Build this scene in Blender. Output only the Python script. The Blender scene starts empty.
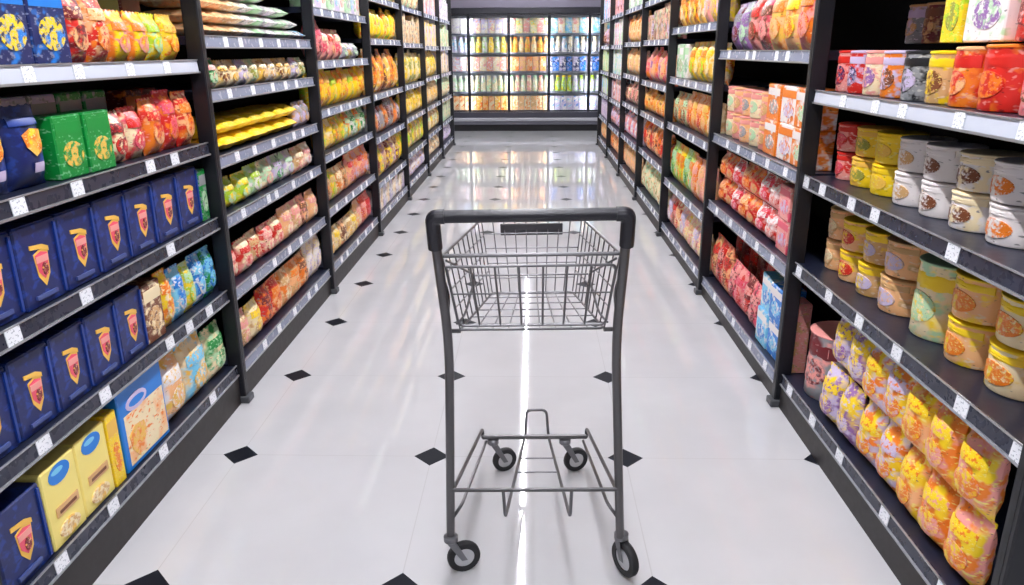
import bpy, math, random
from mathutils import Vector, Matrix
random.seed(7)
PI = math.pi
SC = bpy.context.scene
COL = SC.collection

# ------------------------------------------------------------------ measured layout (metres)
CAM_H = 1.4
XL, XR = -1.204, 1.009             # front planes of the two shelf runs
Y0, BAY = 1.355, 1.473             # near post and bay length
TILE, TX, TY = 0.699, -0.3594, 2.388
DEPTH = 0.47

# ------------------------------------------------------------------ helpers
def lin(c):
    f = lambda v: v / 12.92 if v <= 0.04045 else ((v + 0.055) / 1.055) ** 2.4
    return tuple(f(v / 255.0) for v in c[:3]) + (1.0,)

MATS = {}
def mat(name, rgb, rough=0.5, metal=0.0, spec=0.5, coat=0.0):
    if name in MATS: return MATS[name]
    m = bpy.data.materials.new(name); m.use_nodes = True
    b = m.node_tree.nodes['Principled BSDF']
    b.inputs['Base Color'].default_value = lin(rgb)
    b.inputs['Roughness'].default_value = rough
    b.inputs['Metallic'].default_value = metal
    b.inputs['Specular IOR Level'].default_value = spec
    b.inputs['Coat Weight'].default_value = coat
    # slight surface variation so nothing is perfectly uniform
    nt = m.node_tree
    n = nt.nodes.new('ShaderNodeTexNoise'); n.inputs['Scale'].default_value = 40
    r = nt.nodes.new('ShaderNodeMapRange')
    r.inputs['To Min'].default_value = max(0.02, rough - 0.06); r.inputs['To Max'].default_value = min(1, rough + 0.06)
    tc = nt.nodes.new('ShaderNodeTexCoord')
    nt.links.new(tc.outputs['Object'], n.inputs['Vector'])
    nt.links.new(n.outputs['Fac'], r.inputs['Value'])
    nt.links.new(r.outputs['Result'], b.inputs['Roughness'])
    MATS[name] = m
    return m

def printed(name, cols, scale=14.0, rough=0.38, stretch=(1, 1, 1.0), seed=0.0):
    """Printed packaging: blotchy patches of a few ink colours."""
    if name in MATS: return MATS[name]
    m = bpy.data.materials.new(name); m.use_nodes = True
    nt = m.node_tree; b = nt.nodes['Principled BSDF']
    tc = nt.nodes.new('ShaderNodeTexCoord'); mp = nt.nodes.new('ShaderNodeMapping')
    mp.inputs['Scale'].default_value = stretch; mp.inputs['Location'].default_value = (seed, seed * 1.7, seed * 0.6)
    L = nt.links.new
    L(tc.outputs['Object'], mp.inputs['Vector'])
    def layer(sc, det, zs):
        m2 = nt.nodes.new('ShaderNodeMapping'); m2.inputs['Scale'].default_value = (1, 1, zs)
        L(mp.outputs['Vector'], m2.inputs['Vector'])
        n = nt.nodes.new('ShaderNodeTexNoise'); n.inputs['Scale'].default_value = sc; n.inputs['Detail'].default_value = det
        L(m2.outputs['Vector'], n.inputs['Vector']); return n.outputs['Fac']
    def mask(fac, lo, hi):
        r = nt.nodes.new('ShaderNodeMapRange'); r.inputs['From Min'].default_value = lo; r.inputs['From Max'].default_value = hi
        L(fac, r.inputs['Value']); return r.outputs['Result']
    def mix(f, a, bb):
        n = nt.nodes.new('ShaderNodeMix'); n.data_type = 'RGBA'; L(f, n.inputs['Factor'])
        if isinstance(a, tuple): n.inputs['A'].default_value = a
        else: L(a, n.inputs['A'])
        n.inputs['B'].default_value = bb; return n.outputs['Result']
    cc = [lin(c) for c in cols]; cc += [cc[0]] * (4 - len(cc))
    out = mix(mask(layer(scale, 2.0, 1.0), .49, .60), cc[0], cc[1])
    out = mix(mask(layer(scale * 1.7, 2.0, 1.3), .53, .64), out, cc[2])
    out = mix(mask(layer(scale * 3.6, 1.0, 2.2), .60, .70), out, cc[3] if len(cols) > 3 else lin(tuple((v + w_) // 2 for v, w_ in zip(cols[1], (245, 240, 232)))))
    out = mix(mask(layer(scale * 4.3, 1.0, 2.6), .68, .78), out, lin(tuple(v * .6 for v in cols[0])))
    L(out, b.inputs['Base Color'])
    b.inputs['Roughness'].default_value = rough
    MATS[name] = m
    return m

def emis(name, rgb, strength):
    if name in MATS: return MATS[name]
    m = bpy.data.materials.new(name); m.use_nodes = True
    b = m.node_tree.nodes['Principled BSDF']
    b.inputs['Base Color'].default_value = lin(rgb)
    b.inputs['Emission Color'].default_value = lin(rgb)
    b.inputs['Emission Strength'].default_value = strength
    MATS[name] = m
    return m

class MB:
    def __init__(s): s.v = []; s.f = []
    def add(s, vs, fs):
        o = len(s.v); s.v += [tuple(p) for p in vs]; s.f += [tuple(i + o for i in f) for f in fs]; return s
    def box(s, x0, x1, y0, y1, z0, z1, bev=0.0):
        if bev <= 0:
            vs = [(x, y, z) for x in (x0, x1) for y in (y0, y1) for z in (z0, z1)]
            return s.add(vs, [(0, 1, 3, 2), (4, 6, 7, 5), (0, 4, 5, 1), (2, 3, 7, 6), (0, 2, 6, 4), (1, 5, 7, 3)])
        b = bev; vs = []; ids = {}
        X, Y, Z = (x0, x1), (y0, y1), (z0, z1)
        sx = lambda i, a, k: a[i] + (k if i == 0 else -k)
        for i in (0, 1):
            for j in (0, 1):
                for k in (0, 1):
                    for ax in range(3):
                        p = (X[i] if ax == 0 else sx(i, X, b), Y[j] if ax == 1 else sx(j, Y, b), Z[k] if ax == 2 else sx(k, Z, b))
                        ids[i, j, k, ax] = len(vs); vs.append(p)
        g = lambda i, j, k, a: ids[i, j, k, a]
        fs = []
        for i in (0, 1): fs.append([g(i, 0, 0, 0), g(i, 1, 0, 0), g(i, 1, 1, 0), g(i, 0, 1, 0)])
        for j in (0, 1): fs.append([g(0, j, 0, 1), g(1, j, 0, 1), g(1, j, 1, 1), g(0, j, 1, 1)])
        for k in (0, 1): fs.append([g(0, 0, k, 2), g(1, 0, k, 2), g(1, 1, k, 2), g(0, 1, k, 2)])
        for j in (0, 1):
            for k in (0, 1): fs.append([g(0, j, k, 1), g(1, j, k, 1), g(1, j, k, 2), g(0, j, k, 2)])
        for i in (0, 1):
            for k in (0, 1): fs.append([g(i, 0, k, 0), g(i, 1, k, 0), g(i, 1, k, 2), g(i, 0, k, 2)])
        for i in (0, 1):
            for j in (0, 1): fs.append([g(i, j, 0, 0), g(i, j, 1, 0), g(i, j, 1, 1), g(i, j, 0, 1)])
        for i in (0, 1):
            for j in (0, 1):
                for k in (0, 1): fs.append([g(i, j, k, 0), g(i, j, k, 1), g(i, j, k, 2)])
        return s.add(vs, fs)
    def tube(s, pts, r, n=8, closed=False):
        pts = [Vector(p) for p in pts]
        m = len(pts); vs = []; fs = []
        prev = None
        for i, p in enumerate(pts):
            a = pts[i - 1] if (i > 0 or closed) else p
            b = pts[(i + 1) % m] if (i < m - 1 or closed) else p
            t = (b - a).normalized()
            if prev is None:
                u = t.orthogonal().normalized()
            else:
                u = (prev - t * prev.dot(t))
                u = u.normalized() if u.length > 1e-6 else t.orthogonal().normalized()
            prev = u; w = t.cross(u)
            for k in range(n):
                an = 2 * PI * k / n
                vs.append(p + (u * math.cos(an) + w * math.sin(an)) * r)
        for i in range(m if closed else m - 1):
            j = (i + 1) % m
            for k in range(n):
                fs.append((i * n + k, i * n + (k + 1) % n, j * n + (k + 1) % n, j * n + k))
        if not closed:
            fs.append(tuple(range(n))[::-1]); fs.append(tuple((m - 1) * n + k for k in range(n)))
        return s.add(vs, fs)
    def lathe(s, prof, n=24, cx=0, cy=0, cz=0, axis='z'):
        vs = []; fs = []
        for r, h in prof:
            for k in range(n):
                a = 2 * PI * k / n
                c, d = r * math.cos(a), r * math.sin(a)
                vs.append((cx + c, cy + d, cz + h) if axis == 'z' else (cx + h, cy + c, cz + d))
        for i in range(len(prof) - 1):
            for k in range(n):
                fs.append((i * n + k, i * n + (k + 1) % n, (i + 1) * n + (k + 1) % n, (i + 1) * n + k))
        fs.append(tuple(range(n))[::-1]); fs.append(tuple((len(prof) - 1) * n + k for k in range(n)))
        return s.add(vs, fs)
    def mesh(s, name, m, smooth=False):
        me = bpy.data.meshes.new(name)
        me.from_pydata(s.v, [], s.f)
        me.materials.append(m)
        import bmesh
        bm = bmesh.new(); bm.from_mesh(me)
        bmesh.ops.recalc_face_normals(bm, faces=bm.faces); bm.to_mesh(me); bm.free()
        if smooth:
            me.polygons.foreach_set('use_smooth', [True] * len(me.polygons))
            try: me.set_sharp_from_angle(angle=math.radians(38))
            except Exception: pass
        return me
    def obj(s, name, m, parent=None, smooth=False):
        return link(name, s.mesh(name, m, smooth), parent)

def link(name, data, parent=None):
    o = bpy.data.objects.new(name, data); COL.objects.link(o)
    if parent is not None: o.parent = parent
    return o
def tag(o, label=None, cat=None, group=None, kind=None):
    if label:
        n = len([w for w in label.replace(',', ' ').split()])
        assert 4 <= n <= 16, (n, label)
        o['label'] = label
    if cat: o['category'] = cat
    if group: o['group'] = group
    if kind: o['kind'] = kind
    return o
def empty(name, loc=(0, 0, 0), rz=0.0):
    o = link(name, None); o.location = loc; o.rotation_euler = (0, 0, rz); o.empty_display_size = 0.1
    return o

def fillet(pts, r, n=5):
    pts = [Vector(p) for p in pts]; out = [pts[0]]
    for i in range(1, len(pts) - 1):
        p, a, b = pts[i], pts[i - 1], pts[i + 1]
        da, db = (a - p), (b - p)
        k = min(r, da.length * 0.45, db.length * 0.45)
        s, e = p + da.normalized() * k, p + db.normalized() * k
        for j in range(n + 1):
            t = j / n
            out.append(s * (1 - t) ** 2 + p * 2 * t * (1 - t) + e * t * t)
    out.append(pts[-1])
    return out

# ------------------------------------------------------------------ colours of the packaging
C = dict(navy=(16, 32, 92), red=(214, 40, 30), orange=(240, 128, 30), yellow=(250, 212, 24), cream=(246, 226, 184), white=(240, 232, 230),
         pink=(240, 158, 150), lime=(176, 212, 40), green=(8, 140, 56), mint=(184, 222, 178), tan=(214, 168, 112), brown=(122, 68, 40),
         purple=(150, 104, 170), lilac=(208, 192, 224), grey=(150, 152, 156), maroon=(112, 24, 32), blue=(20, 122, 214), sky=(120, 200, 236),
         peach=(248, 188, 132), black=(28, 28, 32), gold=(240, 190, 80), rose=(232, 84, 110), olive=(150, 150, 60), blueline=(24, 56, 136), slate=(70, 84, 140))

# ------------------------------------------------------------------ shells: packaging shapes (front is +X, width on Y, base at z = 0)
def shape_pts(kind):
    """Outline in the unit square (-.5 .. .5) as (y, z)."""
    if kind == 'rect': return [(-.5, -.5), (.5, -.5), (.5, .5), (-.5, .5)]
    if kind == 'oval': return [(.5 * math.cos(2 * PI * k / 16), .5 * math.sin(2 * PI * k / 16)) for k in range(16)]
    if kind == 'leaf': return [(-.12, -.5), (.2, -.3), (.5, .1), (.42, .42), (-.1, .5), (-.5, .3), (-.42, -.15)]
    if kind == 'ribbon': return [(-.5, .1), (.1, -.1), (.5, -.5), (.5, -.05), (.2, .3), (-.5, .5)]
    if kind == 'shield': return [(0, -.5), (.4, -.2), (.5, .4), (0, .5), (-.5, .4), (-.4, -.2)]
    return shape_pts('rect')

def deco_mesh(name, kind, cy, cz, sy, sz, m, surf, lift):
    """A printed patch that follows the pack's front surface: fan of rings."""
    out = shape_pts(kind)
    # densify outline
    pts = []
    for i in range(len(out)):
        a, b = out[i], out[(i + 1) % len(out)]
        for t in (0, .25, .5, .75) if len(out) < 10 else (0,):
            pts.append((a[0] + (b[0] - a[0]) * t, a[1] + (b[1] - a[1]) * t))
    n = len(pts); mb = MB(); vs = []; fs = []
    rings = (1.0, .66, .33)
    for r in rings:
        for y, z in pts:
            yy, zz = cy + y * sy * r, cz + z * sz * r
            vs.append(surf(yy, zz, lift))
    vs.append(surf(cy, cz, lift)); c = len(vs) - 1
    for i in range(len(rings) - 1):
        for k in range(n):
            fs.append((i * n + k, i * n + (k + 1) % n, (i + 1) * n + (k + 1) % n, (i + 1) * n + k))
    for k in range(n): fs.append(((len(rings) - 1) * n + k, (len(rings) - 1) * n + (k + 1) % n, c))
    # skirt down to the surface so the patch has thickness
    o = len(vs)
    for y, z in pts: vs.append(surf(cy + y * sy, cz + z * sz, -0.0005))
    for k in range(n): fs.append((k, (k + 1) % n, o + (k + 1) % n, o + k))
    mb.add(vs, fs)
    return mb.mesh(name, m, True)

class Proto:
    """One kind of pack: root mesh and its part meshes; put() makes an individual with its parts."""
    def __init__(s, name, cat, look, w, h, d):
        s.name, s.cat, s.look, s.w, s.h, s.d = name, cat, look, w, h, d
        s.root = None; s.parts = []; s.first = None; s.kids = []
    def put(s, loc, rz, label, group, ry=0.0, with_parts=True):
        if s.first is None:
            o = link(s.name, s.root); s.first = o
            s.kids = []
            for nm, me in s.parts:
                s.kids.append(link(nm, me, o))
        else:
            o = s.first.copy(); COL.objects.link(o)
            for k in s.kids:
                c = k.copy(); COL.objects.link(c); c.parent = o
        o.location = loc; o.rotation_euler = (0, ry, rz)
        tag(o, label, s.cat, group)
        return o

def carton(name, look, w, h, d, m, decos=(), flaps=True, cat='box'):
    p = Proto(name, cat, look, w, h, d)
    mb = MB().box(-d / 2, d / 2, -w / 2, w / 2, 0, h, min(.004, w * .03))
    p.root = mb.mesh(name, m)
    surf = lambda y, z, l: (d / 2 + l, y, z)
    for (nm, kind, cy, cz, sy, sz, mm) in decos:
        p.parts.append((nm, deco_mesh(nm, kind, cy * w, cz * h, sy * w, sz * h, mm, surf, .0012 + .0007 * len(p.parts))))
    if flaps:
        f = MB().box(-d * .48, d * .48, -w * .47, -.002, h, h + .0015).box(-d * .48, d * .48, .002, w * .47, h, h + .0015)
        p.parts.append(('top_flap', f.mesh('top_flap', m)))
    return p

def pouch(name, look, w, h, d, m, decos=(), seal=None, cat='bag'):
    """A standing pillow bag with crimped seals top and bottom."""
    p = Proto(name, cat, look, w, h, d)
    nu, nv = 10, 12; s = 0.07
    rnd = random.Random(hash(name + look) % 9999 if False else int(w * 1e4 + h * 1e3))
    wr = [[rnd.uniform(-1, 1) for _ in range(nv + 1)] for _ in range(nu + 1)]
    def thick(u, v):
        if v < s * .6 or v > 1 - s: return 0.0012
        vv = (v - s * .6) / (1 - s * 1.6)
        a = max(0.0, 1 - abs(2 * u - 1) ** 2.6) ** .55
        b = max(0.0, 1 - abs(2 * vv - 1) ** 2.6) ** .55
        return max(.0012, d / 2 * a * b * (1.12 - .25 * vv))
    def width(v):
        vv = max(0, min(1, v)); return w * (1 - .10 * math.sin(PI * vv) ** 1.5)
    mb = MB(); vs = []; fs = []
    for side in (1, -1):
        for i in range(nu + 1):
            for j in range(nv + 1):
                u, v = i / nu, j / nv
                t = thick(u, v) * (1 + .07 * wr[i][j])
                z = v * h
                if j == nv: z += (.003 if i % 2 else -.003)
                vs.append((side * t, (u - .5) * width(v), max(0, z)))
    N = (nu + 1) * (nv + 1); ix = lambda k, i, j: k * N + i * (nv + 1) + j
    for k in (0, 1):
        for i in range(nu):
            for j in range(nv): fs.append((ix(k, i, j), ix(k, i + 1, j), ix(k, i + 1, j + 1), ix(k, i, j + 1)))
    for i in range(nu):
        for j in (0, nv): fs.append((ix(0, i, j), ix(0, i + 1, j), ix(1, i + 1, j), ix(1, i, j)))
    for j in range(nv):
        for i in (0, nu): fs.append((ix(0, i, j), ix(0, i, j + 1), ix(1, i, j + 1), ix(1, i, j)))
    mb.add(vs, fs)
    p.root = mb.mesh(name, m, True)
    def surf(y, z, l):
        v = max(0, min(1, z / h)); u = max(0, min(1, y / width(v) + .5))
        return (thick(u, v) * 1.05 + l + .0015, y, z)
    for (nm, kind, cy, cz, sy, sz, mm) in decos:
        p.parts.append((nm, deco_mesh(nm, kind, cy * w, cz * h, sy * w, sz * h, mm, surf, .001 + .001 * len(p.parts))))
    if seal:
        f = MB().box(-.002, .002, -w * .5, w * .5, h * .94, h * 1.0)
        p.parts.append(('seal_strip', f.mesh('seal_strip', seal)))
    return p

def flatbag(name, look, w, h, d, m, decos=(), cat='bag'):
    """A filled bag lying on its back: long on X, width on Y, thickness h."""
    p = Proto(name, cat, look, w, h, d)
    nu, nv = 8, 10; mb = MB(); vs = []; fs = []
    rnd = random.Random(int(w * 1e4 + h * 1e5))
    for side in (1, -1):
        for i in range(nu + 1):
            for j in range(nv + 1):
                u, v = i / nu, j / nv
                a = max(0, 1 - abs(2 * u - 1) ** 3) ** .5; b = max(0, 1 - abs(2 * v - 1) ** 4) ** .5
                t = max(.001, h / 2 * a * b * (1 + rnd.uniform(-.06, .06)))
                if side < 0: t = max(.001, h / 2 * a * b)
                vs.append(((v - .5) * d, (u - .5) * w, h / 2 + side * t))
    N = (nu + 1) * (nv + 1); ix = lambda k, i, j: k * N + i * (nv + 1) + j
    for k in (0, 1):
        for i in range(nu):
            for j in range(nv): fs.append((ix(k, i, j), ix(k, i + 1, j), ix(k, i + 1, j + 1), ix(k, i, j + 1)))
    for i in range(nu):
        for j in (0, nv): fs.append((ix(0, i, j), ix(0, i + 1, j), ix(1, i + 1, j), ix(1, i, j)))
    for j in range(nv):
        for i in (0, nu): fs.append((ix(0, i, j), ix(0, i, j + 1), ix(1, i, j + 1), ix(1, i, j)))
    mb.add(vs, fs); p.root = mb.mesh(name, m, True)
    def surf(x, y, l):       # decos lie on the upper front slope
        u = max(0, min(1, x / w + .5)); v = max(0, min(1, y))
        a = max(0, 1 - abs(2 * u - 1) ** 3) ** .5; b = max(0, 1 - abs(2 * v - 1) ** 4) ** .5
        return ((v - .5) * d, x, h / 2 + h / 2 * a * b * 1.05 + l + .001)
    for (nm, kind, cy, cv, sy, sv, mm) in decos:
        p.parts.append((nm, deco_mesh(nm, kind, cy * w, cv, sy * w, sv, mm, surf, .001 + .001 * len(p.parts))))
    return p

def cup(name, look, r, h, taper, m, lid=None, decos=(), rim=True, cat='cup', rimmat=None):
    """A paper cup or tub: tapered wall, rolled rim, foil lid."""
    p = Proto(name, cat, look, 2 * r, h, 2 * r)
    rb = r * taper
    hw = h - .012
    prof = [(rb * .9, 0), (rb * .97, .0015), (rb, .006)] + [(rb + (r * .95 - rb) * t, .006 + (hw - .006) * t) for t in (.25, .5, .75, 1)]
    p.root = MB().lathe(prof, 28).mesh(name, m, True)
    l = MB().lathe([(r * .95, hw), (r, hw + .002), (r, hw + .006), (r * .96, hw + .008), (r * .9, hw + .0085), (r * .5, hw + .0095)], 28)
    p.parts.append(('lid', l.mesh('lid', lid or m, True)))
    def surf(y, z, lft):
        t = max(0, min(1, z / hw)); rr = rb + (r * .95 - rb) * t + lft + .0005
        a = y / rr
        return (rr * math.cos(a), rr * math.sin(a), z)
    for (nm, kind, cy, cz, sy, sz, mm) in decos:
        p.parts.append((nm, deco_mesh(nm, kind, cy * 2 * r, cz * h, sy * 2 * r, sz * h, mm, surf, .0008 + .0007 * len(p.parts))))
    return p

def bottle(name, look, r, h, m, capm, decos=(), cat='bottle', neck=.38):
    p = Proto(name, cat, look, 2 * r, h, 2 * r)
    prof = [(r * .88, 0), (r * .98, .004), (r, .012), (r, h * .58), (r * .96, h * .64), (r * .7, h * .76), (r * neck, h * .84), (r * neck, h * .9)]
    p.root = MB().lathe(prof, 18).mesh(name, m, True)
    p.parts.append(('cap', MB().lathe([(r * (neck + .1), h * .89), (r * (neck + .1), h * .985), (r * neck * .9, h)], 14).mesh('cap', capm, True)))
    surf = lambda y, z, l: ((r + l) * math.cos(y / r), (r + l) * math.sin(y / r), z)
    for (nm, kind, cy, cz, sy, sz, mm) in decos:
        p.parts.append((nm, deco_mesh(nm, kind, cy * 2 * r, cz * h, sy * 2 * r, sz * h, mm, surf, .0008)))
    return p

# ------------------------------------------------------------------ common materials
M_POST = mat('upright black powder coat', (15, 16, 24), .42)
M_SHELF = mat('shelf dark navy enamel', (27, 32, 50), .34)
M_BACK = mat('back panel black', (16, 14, 16), .8, spec=.2)
M_KICK = mat('kick plate black brown', (31, 26, 26), .5)
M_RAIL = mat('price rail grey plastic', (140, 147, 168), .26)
M_RAIL_SHADE = mat('price rail shaded plastic', (42, 46, 62), .28)  # darker copy: low rails catch little reflection, painted into the colour
M_RAIL_LIT = mat('price rail lit white strip', (206, 212, 226), .24)  # lighter copy: light caught by upper rails, painted into the colour
M_BEAD = mat('rail lip aluminium', (168, 170, 176), .35, metal=.6)
M_FOOT = mat('post foot grey', (70, 72, 76), .5)

def slot_material():
    m = bpy.data.materials.new('slotted upright strip'); m.use_nodes = True
    nt = m.node_tree; b = nt.nodes['Principled BSDF']; L = nt.links.new; b.inputs['Roughness'].default_value = .45
    tc = nt.nodes.new('ShaderNodeTexCoord'); sp = nt.nodes.new('ShaderNodeSeparateXYZ'); L(tc.outputs['Object'], sp.inputs[0])
    a = nt.nodes.new('ShaderNodeMath'); a.operation = 'PINGPONG'; a.inputs[1].default_value = .025; L(sp.outputs[2], a.inputs[0])
    g = nt.nodes.new('ShaderNodeMath'); g.operation = 'GREATER_THAN'; g.inputs[1].default_value = .011; L(a.outputs[0], g.inputs[0])
    x = nt.nodes.new('ShaderNodeMix'); x.data_type = 'RGBA'; L(g.outputs[0], x.inputs['Factor']); x.inputs['A'].default_value = lin((18, 19, 27)); x.inputs['B'].default_value = lin((10, 10, 13))
    L(x.outputs['Result'], b.inputs['Base Color']); return m
M_SLOT = slot_material()

def tag_material():
    m = bpy.data.materials.new('printed price ticket'); m.use_nodes = True
    nt = m.node_tree; b = nt.nodes['Principled BSDF']; b.inputs['Roughness'].default_value = .35
    tc = nt.nodes.new('ShaderNodeTexCoord'); mp = nt.nodes.new('ShaderNodeMapping'); mp.inputs['Scale'].default_value = (1, 60, 90)
    nz = nt.nodes.new('ShaderNodeTexNoise'); nz.inputs['Scale'].default_value = 2.0
    cr = nt.nodes.new('ShaderNodeValToRGB'); cr.color_ramp.interpolation = 'CONSTANT'
    cr.color_ramp.elements[0].color = lin((170, 174, 186)); cr.color_ramp.elements[1].color = lin((240, 242, 248)); cr.color_ramp.elements[1].position = .38
    L = nt.links.new
    L(tc.outputs['Object'], mp.inputs['Vector']); L(mp.outputs['Vector'], nz.inputs['Vector']); L(nz.outputs['Fac'], cr.inputs['Fac']); L(cr.outputs['Color'], b.inputs['Base Color'])
    return m
M_TAG = tag_material()

# ------------------------------------------------------------------ the setting
def floor_material():
    m = bpy.data.materials.new('polished white floor tiles with black diamond insets'); m.use_nodes = True
    nt = m.node_tree; b = nt.nodes['Principled BSDF']; L = nt.links.new
    tc = nt.nodes.new('ShaderNodeTexCoord'); sep = nt.nodes.new('ShaderNodeSeparateXYZ'); L(tc.outputs['Object'], sep.inputs[0])
    def math_(op, a, bb=None, c=None):
        n = nt.nodes.new('ShaderNodeMath'); n.operation = op
        for i, x in enumerate((a, bb, c)):
            if x is None: continue
            if isinstance(x, (int, float)): n.inputs[i].default_value = x
            else: L(x, n.inputs[i])
        return n.outputs[0]
    def dist(out, off):          # distance to nearest grid line, in metres
        t = math_('DIVIDE', math_('SUBTRACT', out, off), TILE)
        f = math_('ABSOLUTE', math_('SUBTRACT', t, math_('ROUND', t)))
        return math_('MULTIPLY', f, TILE)
    dx, dy = dist(sep.outputs[0], TX), dist(sep.outputs[1], TY)
    dia = math_('LESS_THAN', math_('ADD', dx, dy), .064)
    gr = math_('LESS_THAN', math_('MINIMUM', dx, dy), .0016)
    nz = nt.nodes.new('ShaderNodeTexNoise'); nz.inputs['Scale'].default_value = 3; nz.inputs['Detail'].default_value = 6
    L(tc.outputs['Object'], nz.inputs['Vector'])
    cr = nt.nodes.new('ShaderNodeValToRGB'); cr.color_ramp.elements[0].color = lin((196, 195, 198)); cr.color_ramp.elements[1].color = lin((202, 201, 204))
    cr.color_ramp.elements[0].position = .35; cr.color_ramp.elements[1].position = .65
    L(nz.outputs['Fac'], cr.inputs['Fac'])
    m1 = nt.nodes.new('ShaderNodeMix'); m1.data_type = 'RGBA'; L(gr, m1.inputs['Factor']); L(cr.outputs['Color'], m1.inputs['A']); m1.inputs['B'].default_value = lin((188, 186, 188))
    m2 = nt.nodes.new('ShaderNodeMix'); m2.data_type = 'RGBA'; L(dia, m2.inputs['Factor']); L(m1.outputs['Result'], m2.inputs['A']); m2.inputs['B'].default_value = lin((24, 26, 34))
    L(m2.outputs['Result'], b.inputs['Base Color'])
    ro = math_('MULTIPLY_ADD', dia, .3, .035); L(ro, b.inputs['Roughness'])
    sp = math_('MULTIPLY_ADD', dia, -.42, .5); L(sp, b.inputs['Specular IOR Level'])
    return m
fl = MB().box(-6, 6, -3, 16.2, -.05, 0).obj('floor', floor_material()); tag(fl, kind='structure')
wb = MB().box(-6, 6, 15.2, 15.35, 0, 3.3).obj('wall_back', mat('painted wall', (205, 200, 205), .7)); tag(wb, kind='structure')
ce = MB().box(-6, 6, -3, 16.2, 3.3, 3.4).obj('ceiling', mat('ceiling white', (235, 235, 235), .8)); tag(ce, kind='structure')

# ------------------------------------------------------------------ shelving bays
ORD = ['', 'first', 'second', 'third', 'fourth', 'fifth', 'sixth', 'seventh', 'eighth', 'ninth', 'tenth', 'eleventh', 'twelfth', 'thirteenth', 'fourteenth',
       'fifteenth', 'sixteenth', 'seventeenth', 'eighteenth', 'nineteenth', 'twentieth']
TOP = 2.12
RAIL_H = .048
LIPS = {
    'L': [[.125, .45, .745, 1.03, 1.325, 1.68], [.11, .43, .73, .965, 1.215, 1.41, 1.75], [.11, .45, .77, 1.028, 1.30, 1.585, 1.9],
          [.10, .35, .70, 1.03, 1.44, 1.75], [.10, .38, .72, 1.03, 1.42, 1.75], [.10, .40, .72, 1.05, 1.40, 1.75], [.10, .40, .72, 1.05, 1.40, 1.75]],
    'R': [[.10, .57, .905, 1.21, 1.68], [.07, .53, .905, 1.345, 1.75], [.07, .42, .835, 1.16, 1.495, 1.85], [.09, .47, .81, 1.085, 1.425, 1.75],
          [.09, .45, .80, 1.10, 1.42, 1.75], [.10, .42, .75, 1.06, 1.40, 1.75], [.10, .42, .75, 1.06, 1.40, 1.75]]}
SIDE = {'L': 'navy-box-side', 'R': 'noodle-cup-side'}
TAGS = {('L', 0, 0): [1.59, 1.84, 2.15, 2.55], ('L', 0, 1): [1.62, 1.9, 2.3, 2.45, 2.62], ('L', 0, 2): [1.6, 1.9, 2.4], ('L', 0, 3): [1.71, 1.95, 2.35, 2.52],
        ('R', 0, 0): [1.55, 1.87, 2.2, 2.45, 2.7], ('R', 0, 1): [1.40, 1.62, 1.95, 2.2, 2.45, 2.75], ('R', 0, 2): [1.77, 2.2, 2.37, 2.62, 2.78]}
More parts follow.
